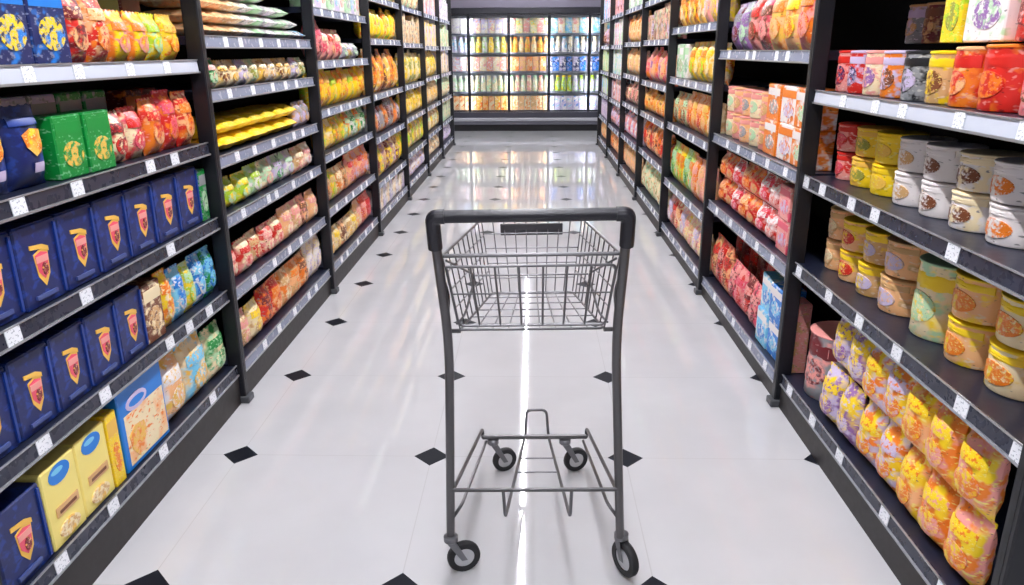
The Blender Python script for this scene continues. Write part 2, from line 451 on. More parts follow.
def build_bay(side, b):
    ya, yb = Y0 + b * BAY, Y0 + (b + 1) * BAY
    X = XL if side == 'L' else XR
    sg = -1 if side == 'L' else 1          # away from the aisle
    root = empty('shelving_bay', (X, (ya + yb) / 2, 0), 0 if side == 'L' else PI)
    tag(root, 'black metal shelving bay, %s from the cart end, %s run' % (ORD[b + 1], SIDE[side].replace('-side', '')), 'shelf', 'shelving bays along the aisle')
    L = yb - ya; hw = L / 2
    # local frame: +X towards the aisle, front at x = 0; local +Y runs to the far end on the left run, to the near end on the right run
    far = 1 if side == 'L' else -1
    ps = [far * hw] + ([-far * hw] if b == 0 else [])
    for y in ps:
        u = MB().box(-.045, .014, y - .02, y + .02, 0.004, TOP, .004)
        o = u.obj('upright', M_POST, root)
        MB().box(-.02, .03, y - .03, y + .03, 0, .03, .004).obj('foot', M_FOOT, o)
        MB().box(.0135, .0148, y - .006, y + .006, .1, TOP - .03).obj('slot_strip', M_SLOT, o)
    MB().box(-DEPTH - .03, -DEPTH, -hw, hw, .05, TOP).obj('back_panel', M_BACK, root)
    MB().box(-.05, -.006, -hw + .026, hw - .026, 0, LIPS[side][b][0] - .002).obj('kick_plate', M_KICK, root)
    MB().box(-DEPTH, -.01, -hw, hw, TOP, TOP + .02).obj('top_panel', M_POST, root)
    rnd = random.Random(b * 17 + (3 if side == 'L' else 11))
    for i, z in enumerate(LIPS[side][b]):
        s = MB().box(-DEPTH + .002, -.012, -hw + .026, hw - .026, z + .012, z + .044, .002)
        s.box(-.016, -.008, -hw + .026, hw - .026, z + .002, z + .04)
        so = s.obj('shelf', M_SHELF, root)
        dark = (b == 0 and i < (4 if side == 'L' else 3))  # near bays: low rails take the shaded copy, upper rails the lit one
        rl = MB()
        # ticket channel: face leaning back a little with a bead along the bottom and top
        y0, y1 = -hw + .027, hw - .027
        rl.add([(-.004, y0, z + .004), (-.004, y1, z + .004), (-.0085, y1, z + RAIL_H), (-.0085, y0, z + RAIL_H), (-.011, y0, z + .004), (-.011, y1, z + .004), (-.0125, y1, z + RAIL_H), (-.0125, y0, z + RAIL_H)],
               [(0, 1, 2, 3), (4, 7, 6, 5), (0, 3, 7, 4), (1, 5, 6, 2), (3, 2, 6, 7), (0, 4, 5, 1)])
        rl.obj('price_rail', M_RAIL_SHADE if dark else M_RAIL_LIT if b == 0 else M_RAIL, so)
        MB().box(-.005, .001, y0, y1, z, z + .006).box(-.009, -.004, y0, y1, z + RAIL_H - .004, z + RAIL_H).obj('rail_lip', M_BEAD, so)
        ts = TAGS.get((side, b, i))
        if ts is None:
            n = 5 if b < 3 else 4
            ts = [ya + .15 + (k + rnd.uniform(.1, .7)) * (L - .3) / n for k in range(n)]
        for yw in ts:
            yl = (yw - (ya + yb) / 2) * far
            w = .026 if dark else .023
            t = MB(); t.add([(-.0025, -w, -.024), (-.0025, w, -.024), (-.0065, w, .021), (-.0065, -w, .021), (-.005, -w, -.024), (-.005, w, -.024), (-.009, w, .021), (-.009, -w, .021)],
                            [(0, 1, 2, 3), (4, 7, 6, 5), (0, 3, 7, 4), (1, 5, 6, 2), (3, 2, 6, 7), (0, 4, 5, 1)])
            to = t.obj('price_tag', M_TAG, so); to.location = (.0015, yl, z + .027)
    return root

for side in 'LR':
    for b in range(7): build_bay(side, b)

# ------------------------------------------------------------------ products
PR = {}
def cm(c, rough=.4): return mat('ink ' + c, C[c], rough)
def pm(cs, scale=14, seed=0.0):
    scale *= 1.35
    return _pm(cs, scale, seed)
def _pm(cs, scale, seed): return printed('print %s %g %g' % ('-'.join(cs), scale, seed), [C[c] for c in cs], scale, seed=seed)

def generic(kind, c1, c2, c3, w, h, d, parts=True):
    """A pack of the given shape and three ink colours; cached so repeats share mesh data."""
    key = (PSIDE, kind, c1, c2, c3, round(w, 3), round(h, 3), round(d, 3), parts)
    if key in PR: return PR[key]
    seed = random.Random(str(key)).uniform(0, 9)
    look = c1 if c1 == c2 else '%s-%s' % (c1, c2)
    body = pm((c1, c2, c3), 1.3 / max(w, .05), round(seed, 1)) if not parts else pm((c1, c1, c2) if kind in ('carton', 'cup') else (c1, c2, c3), 1.5 / w, round(seed, 1))
    if kind == 'carton':
        dc = [('banner', 'rect', 0, .8, .9, .2, cm(c2)), ('front_picture', 'oval', .04, .38, .7, .42, pm((c3, c2, c1), 26, 1.0))] if parts else []
        p = carton('food_carton', look + ' carton', w, h, d, body, dc, flaps=parts)
    elif kind == 'bag':
        dc = [('banner', 'rect', 0, .7, .74, .17, pm((c2, c2, c3), 30, 6.0)), ('front_picture', 'oval', .03, .36, .62, .36, pm((c3, c2, c1), 26, 2.0))] if parts else []
        p = pouch(PSIDE == 'L' and 'snack_bag' or 'food_pouch', look + (PSIDE == 'L' and ' bag' or ' pouch'), w, h, d, body, dc, seal=cm(c2) if parts else None, cat=PSIDE == 'L' and 'bag' or 'pouch')
    elif kind == 'flat':
        dc = [('front_picture', 'oval', 0, .72, .6, .36, pm((c3, c2, c1), 26, 3.0))] if parts else []
        p = flatbag('flat_bag', look + ' bag', w, h, d, body, dc)
    elif kind == 'cup':
        dc = [('banner', 'rect', 0, .76, 1.1, .16, cm(c2)), ('front_picture', 'oval', 0, .4, .66, .46, pm((c3, c2, c1), 26, 4.0))] if parts else []
        p = cup('instant_cup', look + ' cup', w / 2, h, .94, body, cm(c2), dc)
    elif kind == 'tin':
        dc = [('banner', 'rect', 0, .74, 1.2, .2, cm(c2)), ('front_picture', 'oval', 0, .4, .66, .4, pm((c3, c2, c1), 26, 5.0))] if parts else []
        p = cup('canister', look + ' canister', w / 2, h, .98, body, cm(c3), dc, cat='canister')
    else:
        dc = [('front_label', 'rect', 0, .34, 1.1, .32, cm(c2))] if parts else []
        p = bottle('bottle', look + ' bottle', w / 2, h, body, cm(c3), dc)
    PR[key] = p
    return p

def shelf_name(side, b, i):
    return 'bottom shelf' if i == 0 else '%s shelf up' % ORD[i + 1]

PSIDE = 'L'
def fill(side, b, i, items, setback=.035, rot=.03, tiers_gap=.001, start=None, gap=.006, behind='', zoff=0.0, xj=.012):
    """items: list of (proto, tiers) from the far post to the near post; every pack is an individual."""
    ya, yb = Y0 + b * BAY, Y0 + (b + 1) * BAY
    y = (yb - .034) if start is None else start
    z = LIPS[side][b][i] + .0445 + zoff
    rnd = random.Random(b * 101 + i * 7 + (0 if side == 'L' else 55) + len(behind))
    bay = '%s %s bay' % (ORD[b + 1], SIDE[side]); sh = shelf_name(side, b, i)
    k = 0
    for it in items:
        if it is None: continue
        if isinstance(it, (int, float)): y -= it; continue
        p, tiers = it[0], it[1]
        opt = it[2] if len(it) > 2 else {}
        if y - p.w < ya + .026: break
        y -= p.w / 2; k += 1
        if y < 1.2: break
        for t in range(tiers):
            nt = '' if tiers == 1 else ((' lower tier,', ' upper tier,')[t] if tiers == 2 else ' %s layer up,' % ORD[t + 1])
            pos = '%s from far post' % ORD[k]
            lab = '%s%s, %s,%s %s, %s' % (p.look, {'': '', 'b': ' in back row', 'top': ' stacked on top'}[behind], pos, nt, sh, bay)
            sb = setback + opt.get('back', 0) + rnd.uniform(0, xj)
            x = (XL - sb - p.d / 2) if side == 'L' else (XR + sb + p.d / 2)
            zz = z + t * (p.h + (.004 if p.name == 'flat_bag' else tiers_gap))
            r = (0 if side == 'L' else PI) + rnd.uniform(-rot, rot) + opt.get('rz', 0)
            ry = opt.get('lean', 0)
            p.put((x, y, zz), r, lab, 'packs on the %s of the %s' % (sh, bay), ry=ry)
        y -= p.w / 2 + gap

def seq(kind, combos, n, w, h, d, tiers=1, parts=True, rnd=None, jit=.0, opt=None):
    rnd = rnd or random.Random(n * 31 + int(w * 1000))
    out = []
    for k in range(n):
        c = combos[k % len(combos)]
        hh = h * (1 + (rnd.choice((-1, 0, 1)) * jit))
        out.append((generic(kind, c[0], c[1], c[2], w, hh, d, parts), tiers) + ((opt,) if opt else ()))
    return out

# --- special packs of the near bays
def navy_box(w=.165, h=.205, gold='gold', c='navy', key='navy'):
    k = ('navybox', w, h, gold, c)
    if k in PR: return PR[k]
    body = pm(('navy', 'navy', 'blueline', 'navy'), 12, .5) if c == 'navy' else cm(c)
    p = carton('pasta_box', 'navy box', w, h, .09, body,
               [('emblem', 'shield', .02, .45, .34, .46, cm(gold)), ('emblem_panel', 'shield', .02, .48, .29, .34, cm('rose')), ('ribbon', 'ribbon', .0, .69, .42, .13, cm('gold')), ('emblem_band', 'rect', .02, .56, .28, .08, cm('pink')),
                ('emblem_core', 'oval', .05, .43, .13, .16, pm(('maroon', 'rose', 'gold'), 40, 1.5)), ('side_line', 'rect', .44, .5, .05, .9, cm('blueline')), ('text_line', 'rect', -.02, .12, .5, .05, cm('slate'))])
    PR[k] = p; return p
def navy_bag():
    if 'nb' in PR: return PR['nb']
    p = pouch('snack_bag', 'navy bag', .15, .2, .07, pm(('navy', 'navy', 'blueline', 'navy'), 14, 2.5),
              [('front_picture', 'leaf', .12, .56, .6, .34, pm(('orange', 'gold', 'yellow'), 18, .8)), ('logo', 'rect', .1, .25, .24, .12, cm('lilac')), ('banner', 'rect', 0, .82, .7, .1, cm('blueline'))], seal=cm('navy'))
    PR['nb'] = p; return p
def yellow_box():
    if 'yb' in PR: return PR['yb']
    p = carton('biscuit_box', 'pale yellow biscuit box', .146, .225, .1, mat('pale yellow card', (246, 226, 128), .45),
               [('logo', 'oval', 0, .86, .62, .24, cm('blue')), ('logo_shine', 'oval', -.05, .9, .34, .07, cm('sky')), ('front_text_band', 'rect', .05, .42, .66, .12, cm('tan')),
                ('front_text_line', 'rect', .05, .41, .5, .04, cm('brown')), ('front_picture', 'oval', 0, .16, .6, .2, pm(('cream', 'gold', 'tan'), 30))])
    PR['yb'] = p; return p
def blue_box():
    if 'bb' in PR: return PR['bb']
    p = carton('biscuit_box', 'blue biscuit box', .27, .265, .12, cm('blue'),
               [('front_panel', 'rect', .02, .37, .88, .62, pm(('cream', 'peach', 'cream', 'orange'), 9)), ('logo', 'oval', -.12, .77, .46, .2, cm('lilac')), ('logo_core', 'oval', -.12, .77, .34, .1, cm('blue')),
                ('front_picture', 'leaf', -.2, .3, .36, .4, pm(('gold', 'orange', 'peach'), 22))])
    PR['bb'] = p; return p

def pk(kind, look, w, h, d, c1, c2, c3):
    p = generic(kind, c1, c2, c3, w, h, d); return p

# LEFT run, first bay ------------------------------------------------
G = generic
fill('L', 0, 0, [(G('bag', 'cream', 'green', 'mint', .165, .21, .08), 1), (G('bag', 'cream', 'sky', 'gold', .19, .23, .09), 1), (G('bag', 'peach', 'white', 'gold', .17, .24, .09), 1), .005,
                 (blue_box(), 1), .012, (G('carton', 'yellow', 'gold', 'orange', .055, .23, .1), 1), (yellow_box(), 1), (yellow_box(), 1), (navy_box(.17, .215), 1)], setback=.02, rot=.015, xj=.004)
bp = [('blue', 'sky', 'white'), ('yellow', 'orange', 'cream'), ('blue', 'yellow', 'sky'), ('sky', 'blue', 'white'), ('yellow', 'blue', 'orange')]
fill('L', 0, 1, [(G('bag', 'green', 'sky', 'blue', .085, .19, .06), 1), (G('bag', 'blue', 'sky', 'white', .09, .19, .06), 1), (G('bag', 'yellow', 'mint', 'lime', .07, .18, .06), 1), (G('bag', 'sky', 'blue', 'white', .09, .19, .06), 1),
                 (G('bag', 'yellow', 'orange', 'cream', .08, .2, .06), 1), .01, (G('carton', 'brown', 'cream', 'tan', .115, .195, .08), 1)] + [(navy_box(.152, .205), 1)] * 5, setback=.03, rot=.01, xj=.003)
fill('L', 0, 2, [(G('carton', 'green', 'grey', 'mint', .06, .19, .08), 1)] + [(navy_box(.166, .208), 1)] * 8, setback=.03, rot=.01, xj=.003)
fill('L', 0, 3, [(G('bag', 'red', 'orange', 'peach', .115, .19, .07), 1), (G('bag', 'red', 'rose', 'orange', .11, .2, .07), 1), (G('bag', 'orange', 'red', 'peach', .115, .18, .07), 1), (G('bag', 'cream', 'red', 'rose', .11, .16, .07), 1),
                 (G('bag', 'cream', 'maroon', 'red', .11, .155, .07), 1), (G('carton', 'green', 'green', 'gold', .125, .165, .08), 1), (G('carton', 'green', 'green', 'gold', .125, .165, .08), 1), .015,
                 (navy_bag(), 1), (navy_bag(), 1)], setback=.03)
fill('L', 0, 3, [.0, (G('carton', 'maroon', 'red', 'orange', .12, .2, .08), 1), (G('carton', 'maroon', 'orange', 'red', .12, .2, .08), 1), .1, (G('carton', 'green', 'grey', 'black', .12, .21, .08), 1), (G('carton', 'green', 'grey', 'black', .12, .21, .08), 1),
                 (G('carton', 'lilac', 'grey', 'pink', .12, .21, .08), 1), (G('carton', 'lilac', 'grey', 'pink', .12, .21, .08), 1), (G('carton', 'navy', 'purple', 'grey', .14, .21, .08), 1)], setback=.16, behind='b')
fill('L', 0, 4, [.03] + [(G('bag', 'yellow', 'gold', 'orange', .105, .15, .07), 1), (G('bag', 'yellow', 'lime', 'mint', .1, .15, .07), 1), (G('bag', 'yellow', 'orange', 'pink', .105, .15, .07), 1), (G('bag', 'yellow', 'orange', 'pink', .105, .15, .07), 1),
                 (G('bag', 'red', 'peach', 'orange', .115, .19, .07), 1), (G('bag', 'red', 'maroon', 'peach', .115, .19, .07), 1), (G('carton', 'navy', 'blue', 'yellow', .15, .2, .08), 1), (G('carton', 'navy', 'blue', 'yellow', .15, .2, .08), 1)], setback=.035)
fill('L', 0, 4, [.03] + seq('carton', [('maroon', 'brown', 'red'), ('grey', 'olive', 'white')], 4, .13, .23, .08) + seq('carton', [('maroon', 'red', 'rose')], 3, .14, .24, .08), setback=.16, behind='b')

# LEFT run, second bay (listed far to near)
fill('L', 1, 0, seq('bag', [('white', 'cream', 'lilac')], 2, .13, 0.265, .08) + seq('bag', [('orange', 'brown', 'peach'), ('peach', 'orange', 'tan'), ('orange', 'tan', 'cream')], 3, .15, 0.196, .08) + seq('bag', [('red', 'orange', 'peach'), ('red', 'maroon', 'orange')], 2, .14, 0.196, .08)
     + seq('bag', [('cream', 'yellow', 'tan'), ('cream', 'pink', 'tan')], 3, .14, 0.172, .08), setback=.03)
fill('L', 1, 1, seq('bag', [('peach', 'pink', 'cream'), ('pink', 'brown', 'peach'), ('cream', 'pink', 'tan')], 4, .15, 0.172, .08) + seq('bag', [('cream', 'red', 'pink'), ('red', 'pink', 'cream'), ('cream', 'tan', 'red')], 5, .14, 0.149, .08), setback=.03)
fill('L', 1, 2, seq('bag', [('cream', 'pink', 'white'), ('tan', 'cream', 'pink'), ('white', 'mint', 'lilac')], 3, .16, 0.138, .08) + seq('bag', [('mint', 'lilac', 'green'), ('cream', 'mint', 'pink'), ('mint', 'lime', 'white')], 3, .16, 0.138, .08) + seq('bag', [('lime', 'yellow', 'mint')], 3, .14, 0.127, .08), setback=.03)
fill('L', 1, 3, seq('bag', [('lilac', 'grey', 'tan')], 2, .12, .13, .07) + seq('flat', [('yellow', 'gold', 'yellow'), ('yellow', 'yellow', 'gold')], 7, .16, .062, .26, tiers=2), setback=.03, rot=.06)
fill('L', 1, 4, seq('bag', [('mint', 'cream', 'olive'), ('lilac', 'grey', 'cream'), ('cream', 'tan', 'gold'), ('cream', 'gold', 'brown'), ('white', 'cream', 'tan'), ('gold', 'cream', 'tan')], 10, .115, .105, .07) + [(G('bag', 'green', 'pink', 'mint', .12, .115, .07), 1)], setback=.03, rot=.06)
fill('L', 1, 5, [(G('flat', a, b_, c_, .145, .046, .24), t) for a, b_, c_, t in [('grey', 'white', 'sky', 1), ('white', 'grey', 'mint', 2), ('mint', 'white', 'grey', 3), ('white', 'lilac', 'grey', 3), ('mint', 'grey', 'white', 4), ('white', 'tan', 'grey', 4), ('cream', 'white', 'tan', 5), ('peach', 'cream', 'tan', 6), ('peach', 'tan', 'cream', 6)]], setback=.02, rot=.1)

# LEFT run, third bay
fill('L', 2, 0, seq('bag', [('pink', 'red', 'rose'), ('red', 'pink', 'orange'), ('peach', 'pink', 'cream')], 3, .16, 0.217, .08) + seq('bag', [('cream', 'yellow', 'tan'), ('cream', 'tan', 'gold'), ('peach', 'brown', 'cream')], 6, .15, 0.171, .08))
fill('L', 2, 1, seq('bag', [('pink', 'orange', 'lilac'), ('peach', 'red', 'pink')], 4, .16, 0.228, .08) + seq('bag', [('orange', 'tan', 'brown'), ('tan', 'cream', 'orange'), ('yellow', 'tan', 'lime')], 5, .15, 0.194, .08))
fill('L', 2, 2, seq('bag', [('mint', 'green', 'white'), ('orange', 'mint', 'yellow')], 4, .16, 0.194, .08) + seq('bag', [('gold', 'yellow', 'lime'), ('yellow', 'olive', 'orange'), ('cream', 'yellow', 'gold')], 5, .15, 0.182, .08))
fill('L', 2, 3, seq('bag', [('yellow', 'gold', 'orange'), ('yellow', 'orange', 'yellow'), ('yellow', 'lime', 'gold')], 9, .15, 0.228, .09, jit=.1))
fill('L', 2, 4, [.1] + seq('bag', [('lilac', 'grey', 'mint'), ('tan', 'lilac', 'olive')], 3, .15, 0.103, .08) + seq('bag', [('pink', 'cream', 'rose'), ('pink', 'red', 'peach')], 3, .15, 0.182, .08) + seq('bag', [('pink', 'rose', 'maroon')], 3, .14, 0.228, .08))
fill('L', 2, 5, seq('carton', [('white', 'mint', 'pink'), ('lilac', 'white', 'sky'), ('mint', 'white', 'grey')], 9, .145, 0.228, .1))

# RIGHT run, first bay ------------------------------------------------
PSIDE = 'R'
cupc = lambda c1, c2, c3, w=.13, h=.14: (G('cup', c1, c2, c3, w, h, w), 1)
fill('R', 0, 3, [cupc('pink', 'red', 'navy', .10), cupc('red', 'lilac', 'navy', .10), cupc('cream', 'pink', 'purple', .125), cupc('orange', 'lilac', 'brown', .125), cupc('grey', 'black', 'lilac', .125), cupc('tan', 'yellow', 'brown', .13),
                 (G('tin', 'orange', 'red', 'peach', .11, .15, .11), 1), (G('tin', 'red', 'red', 'orange', .155, .155, .155), 1), (G('tin', 'pink', 'rose', 'brown', .17, .15, .17), 1), (G('tin', 'red', 'orange', 'peach', .15, .15, .15), 1)], setback=.05)
fill('R', 0, 3, [(G('tin', 'grey', 'lilac', 'tan', .11, .13, .11), 1, {'back': .2}), (G('tin', 'maroon', 'brown', 'tan', .11, .13, .11), 1, {'back': .2}), (G('tin', 'brown', 'maroon', 'grey', .11, .13, .11), 1, {'back': .22}), .315, (G('carton', 'yellow', 'lime', 'olive', .09, .17, .1), 1), (G('carton', 'white', 'mint', 'purple', .17, .17, .1), 1), (G('tin', 'pink', 'red', 'maroon', .15, .17, .15), 1), (G('tin', 'rose', 'cream', 'red', .15, .17, .15), 1)], setback=.07, zoff=.157, behind='top')
bowl = lambda c1, c2, c3, w=.15, h=.1: (G('cup', c1, c2, c3, w, h, w), 2)
fill('R', 0, 2, [bowl('pink', 'red', 'rose', .12), bowl('yellow', 'gold', 'olive', .145), bowl('yellow', 'yellow', 'gold', .15)] + [bowl(*c) for c in [('white', 'white', 'tan'), ('white', 'white', 'brown'), ('white', 'cream', 'brown'), ('white', 'white', 'orange'), ('white', 'lilac', 'brown'), ('white', 'lilac', 'pink')]], setback=.08, rot=.12, gap=.012)
fill('R', 0, 1, [bowl('peach', 'tan', 'cream', .12, .115), bowl('peach', 'yellow', 'red', .15, .11), bowl('tan', 'yellow', 'lilac', .15, .11), bowl('peach', 'tan', 'lilac', .17, .115), .02, (G('tin', 'cream', 'yellow', 'mint', .19, .225, .19), 1), bowl('peach', 'yellow', 'orange', .165, .12),
                 bowl('cream', 'yellow', 'orange', .17, .12), bowl('orange', 'yellow', 'peach', .16, .12)], setback=.08, rot=.12, gap=.012)
ln = {'lean': -.12}
fill('R', 0, 0, [.05, (G('tin', 'grey', 'maroon', 'pink', .23, .26, .23), 1, {'back': .02}), .04] + [(G('bag', a, b_, c_, .135, .2, .085), 2) for a, b_, c_ in
     [('lilac', 'yellow', 'purple'), ('purple', 'yellow', 'lilac'), ('lilac', 'yellow', 'orange'), ('yellow', 'lilac', 'orange'), ('peach', 'yellow', 'orange'), ('orange', 'yellow', 'pink'), ('pink', 'yellow', 'orange'), ('yellow', 'orange', 'pink')]], setback=.012, rot=.14, xj=.03, gap=.002)

# RIGHT run, second bay
fill('R', 1, 3, seq('bag', [('purple', 'grey', 'maroon'), ('grey', 'purple', 'mint')], 2, .15, .23, .09) + seq('bag', [('pink', 'red', 'brown'), ('rose', 'brown', 'pink')], 2, .17, .25, .09) + seq('bag', [('gold', 'orange', 'peach'), ('peach', 'yellow', 'orange')], 2, .18, .26, .09)
     + seq('bag', [('red', 'orange', 'pink')], 1, .19, .27, .09) + seq('carton', [('orange', 'peach', 'red')], 1, .2, .27, .1), setback=.04)
fill('R', 1, 2, seq('cup', [('cream', 'pink', 'mint'), ('pink', 'peach', 'tan'), ('peach', 'pink', 'grey')], 5, .15, .13, .15, tiers=2) + seq('carton', [('orange', 'white', 'grey'), ('white', 'orange', 'lilac'), ('orange', 'white', 'mint')], 3, .19, .15, .1, tiers=2), setback=.04)
fill('R', 1, 1, seq('bag', [('red', 'peach', 'orange'), ('orange', 'red', 'tan'), ('red', 'white', 'rose')], 6, .145, .14, .08, tiers=2) + seq('bag', [('red', 'white', 'pink')], 1, .16, .14, .08, tiers=2) + seq('carton', [('pink', 'rose', 'lilac')], 1, .15, .14, .08, tiers=2), setback=.04)
fill('R', 1, 0, seq('bag', [('tan', 'red', 'brown'), ('red', 'pink', 'maroon'), ('peach', 'red', 'brown')], 3, .12, .27, .08) + seq('bag', [('rose', 'pink', 'maroon'), ('pink', 'rose', 'red'), ('maroon', 'pink', 'red')], 4, .135, .22, .08) + [.03] + seq('carton', [('sky', 'white', 'blue'), ('blue', 'white', 'sky')], 2, .15, .16, .1, tiers=2)
     + seq('carton', [('pink', 'tan', 'cream')], 1, .1, .3, .09), setback=.035)
fill('R', 1, 0, seq('bag', [('maroon', 'red', 'brown'), ('red', 'maroon', 'brown')], 7, .145, .34, .08), setback=.16, behind='b')

# RIGHT run, third bay
fill('R', 2, 0, seq('bag', [('pink', 'lilac', 'white'), ('pink', 'red', 'brown'), ('cream', 'peach', 'red')], 4, .15, 0.246, .08) + seq('bag', [('yellow', 'pink', 'cream'), ('cream', 'tan', 'pink'), ('pink', 'lilac', 'cream')], 5, .14, 0.224, .08))
fill('R', 2, 1, seq('bag', [('lime', 'mint', 'green'), ('lime', 'orange', 'mint'), ('yellow', 'orange', 'lime')], 5, .15, 0.280, .08) + seq('bag', [('orange', 'pink', 'peach'), ('pink', 'peach', 'tan')], 4, .14, 0.269, .08))
fill('R', 2, 2, seq('bag', [('tan', 'mint', 'brown'), ('black', 'tan', 'orange')], 3, .14, 0.224, .08) + seq('bag', [('orange', 'peach', 'red'), ('orange', 'gold', 'peach')], 4, .16, 0.246, .08) + seq('bag', [('cream', 'tan', 'peach')], 2, .15, 0.224, .08))
fill('R', 2, 3, seq('carton', [('white', 'mint', 'green'), ('mint', 'white', 'olive')], 3, .14, 0.224, .1) + seq('bag', [('yellow', 'orange', 'lime'), ('gold', 'yellow', 'cream')], 4, .16, 0.235, .08) + seq('bag', [('orange', 'cream', 'yellow')], 2, .15, 0.224, .08))
fill('R', 2, 4, seq('bag', [('gold', 'orange', 'cream'), ('orange', 'brown', 'yellow')], 5, .15, 0.269, .08) + seq('bag', [('pink', 'lilac', 'peach'), ('yellow', 'pink', 'tan')], 4, .15, 0.269, .08))

# far bays: small in the photo, one mesh each
def far_bay(side, b, rows):
    global PSIDE
    PSIDE = side
    rnd = random.Random(b * 13 + ord(side))
    for i, (kind, combos) in enumerate(rows):
        lips = LIPS[side][b]
        top = lips[i + 1] if i + 1 < len(lips) else TOP
        h = min((top - lips[i] - .045) * .86, .30)
        w = rnd.choice((.13, .145, .16))
        n = int((BAY - .1) / (w + .006))
        fill(side, b, i, seq(kind, combos, n, w, h, .1 if kind != 'cup' else w, parts=False, rnd=rnd, jit=.12), setback=.03)
Y, O, T = ('yellow', 'gold', 'orange'), ('orange', 'red', 'peach'), ('tan', 'cream', 'brown')
far_bay('L', 3, [('carton', [('white', 'lilac', 'grey'), ('cream', 'white', 'tan')]), ('bag', [('yellow', 'tan', 'lime'), ('maroon', 'tan', 'yellow'), ('tan', 'purple', 'cream')]), ('bag', [('brown', 'lilac', 'grey'), ('orange', 'brown', 'tan'), ('grey', 'maroon', 'tan')]),
                 ('bag', [('gold', 'orange', 'cream'), ('brown', 'orange', 'yellow'), ('orange', 'maroon', 'gold')]), ('bag', [Y, ('yellow', 'yellow', 'gold'), ('yellow', 'lime', 'tan')]), ('bag', [('cream', 'tan', 'mint'), ('white', 'lilac', 'tan')])])
far_bay('L', 4, [('bag', [('lilac', 'white', 'tan')]), ('bag', [('yellow', 'lime', 'olive'), ('tan', 'olive', 'cream')]), ('bag', [('yellow', 'gold', 'olive'), ('gold', 'cream', 'yellow')]), ('bag', [('yellow', 'olive', 'cream'), ('cream', 'olive', 'yellow')]),
                 ('carton', [('cream', 'tan', 'brown'), ('tan', 'cream', 'grey')]), ('bag', [('tan', 'brown', 'cream'), ('cream', 'mint', 'white')])])
far_bay('L', 5, [('bag', [('cream', 'tan', 'grey')]), ('bag', [('tan', 'yellow', 'olive'), ('cream', 'mint', 'tan')]), ('bag', [('cream', 'gold', 'tan')]), ('bag', [('yellow', 'cream', 'gold'), ('gold', 'yellow', 'olive')]), ('carton', [('cream', 'yellow', 'lilac'), ('lilac', 'cream', 'tan')]), ('carton', [('pink', 'lilac', 'cream'), ('white', 'grey', 'purple')])])
far_bay('L', 6, [('bag', [('lilac', 'grey', 'white')]), ('carton', [('mint', 'cream', 'grey')]), ('bag', [('cream', 'mint', 'tan')]), ('carton', [('lilac', 'cream', 'white'), ('cream', 'tan', 'grey')]), ('carton', [('mint', 'white', 'lime'), ('cream', 'mint', 'grey')]), ('carton', [('white', 'lilac', 'grey')])])
far_bay('R', 3, [('bag', [('mint', 'cream', 'olive'), ('cream', 'mint', 'tan')]), ('bag', [('orange', 'red', 'brown'), ('red', 'brown', 'peach'), ('peach', 'orange', 'maroon')]), ('bag', [('orange', 'gold', 'peach'), ('gold', 'orange', 'brown')]), ('bag', [('rose', 'orange', 'pink'), ('pink', 'purple', 'peach'), ('peach', 'orange', 'rose')]),
                 ('carton', [('brown', 'pink', 'mint'), ('tan', 'lilac', 'brown')]), ('carton', [('mint', 'sky', 'white'), ('white', 'grey', 'mint')])])
far_bay('R', 4, [('bag', [('tan', 'peach', 'pink')]), ('bag', [('pink', 'rose', 'lilac'), ('lilac', 'pink', 'white')]), ('bag', [('brown', 'tan', 'pink'), ('pink', 'cream', 'brown')]), ('bag', [('peach', 'yellow', 'tan'), ('tan', 'pink', 'cream')]), ('bag', [('peach', 'orange', 'cream'), ('gold', 'peach', 'tan')]), ('carton', [('white', 'mint', 'grey')])])
far_bay('R', 5, [('bag', [('orange', 'peach', 'brown')]), ('bag', [('lilac', 'pink', 'maroon')]), ('carton', [('lilac', 'white', 'pink'), ('pink', 'maroon', 'white')]), ('carton', [('white', 'mint', 'sky')]), ('carton', [('mint', 'white', 'lilac'), ('lilac', 'pink', 'white')]), ('carton', [('pink', 'lilac', 'maroon')])])
far_bay('R', 6, [('bag', [('peach', 'tan', 'orange')]), ('carton', [('lilac', 'white', 'purple')]), ('carton', [('lilac', 'sky', 'white'), ('mint', 'lime', 'white')]), ('carton', [('mint', 'cream', 'lime')]), ('bag', [('orange', 'brown', 'red'), ('lilac', 'brown', 'white')]), ('carton', [('sky', 'white', 'blue'), ('pink', 'white', 'lilac')])])

# ------------------------------------------------------------------ glass-door cooler across the end of the aisle
CY = 13.75
M_DARK = mat('cooler dark frame', (34, 34, 46), .4)
M_CGREY = mat('cooler grey trim', (150, 150, 154), .4, metal=.3)
M_CWHITE = mat('cooler white liner', (226, 228, 232), .5)
def glass():
    m = bpy.data.materials.new('door glass'); m.use_nodes = True
    nt = m.node_tree; nt.nodes.clear()
    o = nt.nodes.new('ShaderNodeOutputMaterial'); mx = nt.nodes.new('ShaderNodeMixShader'); t = nt.nodes.new('ShaderNodeBsdfTransparent'); g = nt.nodes.new('ShaderNodeBsdfGlossy'); f = nt.nodes.new('ShaderNodeFresnel')
    g.inputs['Roughness'].default_value = .02; t.inputs['Color'].default_value = (.97, .98, .98, 1); f.inputs['IOR'].default_value = 1.45
    L = nt.links.new; L(f.outputs[0], mx.inputs[0]); L(t.outputs[0], mx.inputs[1]); L(g.outputs[0], mx.inputs[2]); L(mx.outputs[0], o.inputs[0])
    return m
M_GLASS = glass()
X0D, DW, ND = -.409 - 4 * .704, .704, 9
XA, XB = X0D, X0D + DW * ND
cool = empty('display_cooler', ((XA + XB) / 2, CY, 0))
tag(cool, 'long glass-door display cooler with black frames across the far end of the aisle', 'cooler')
cx = (XA + XB) / 2
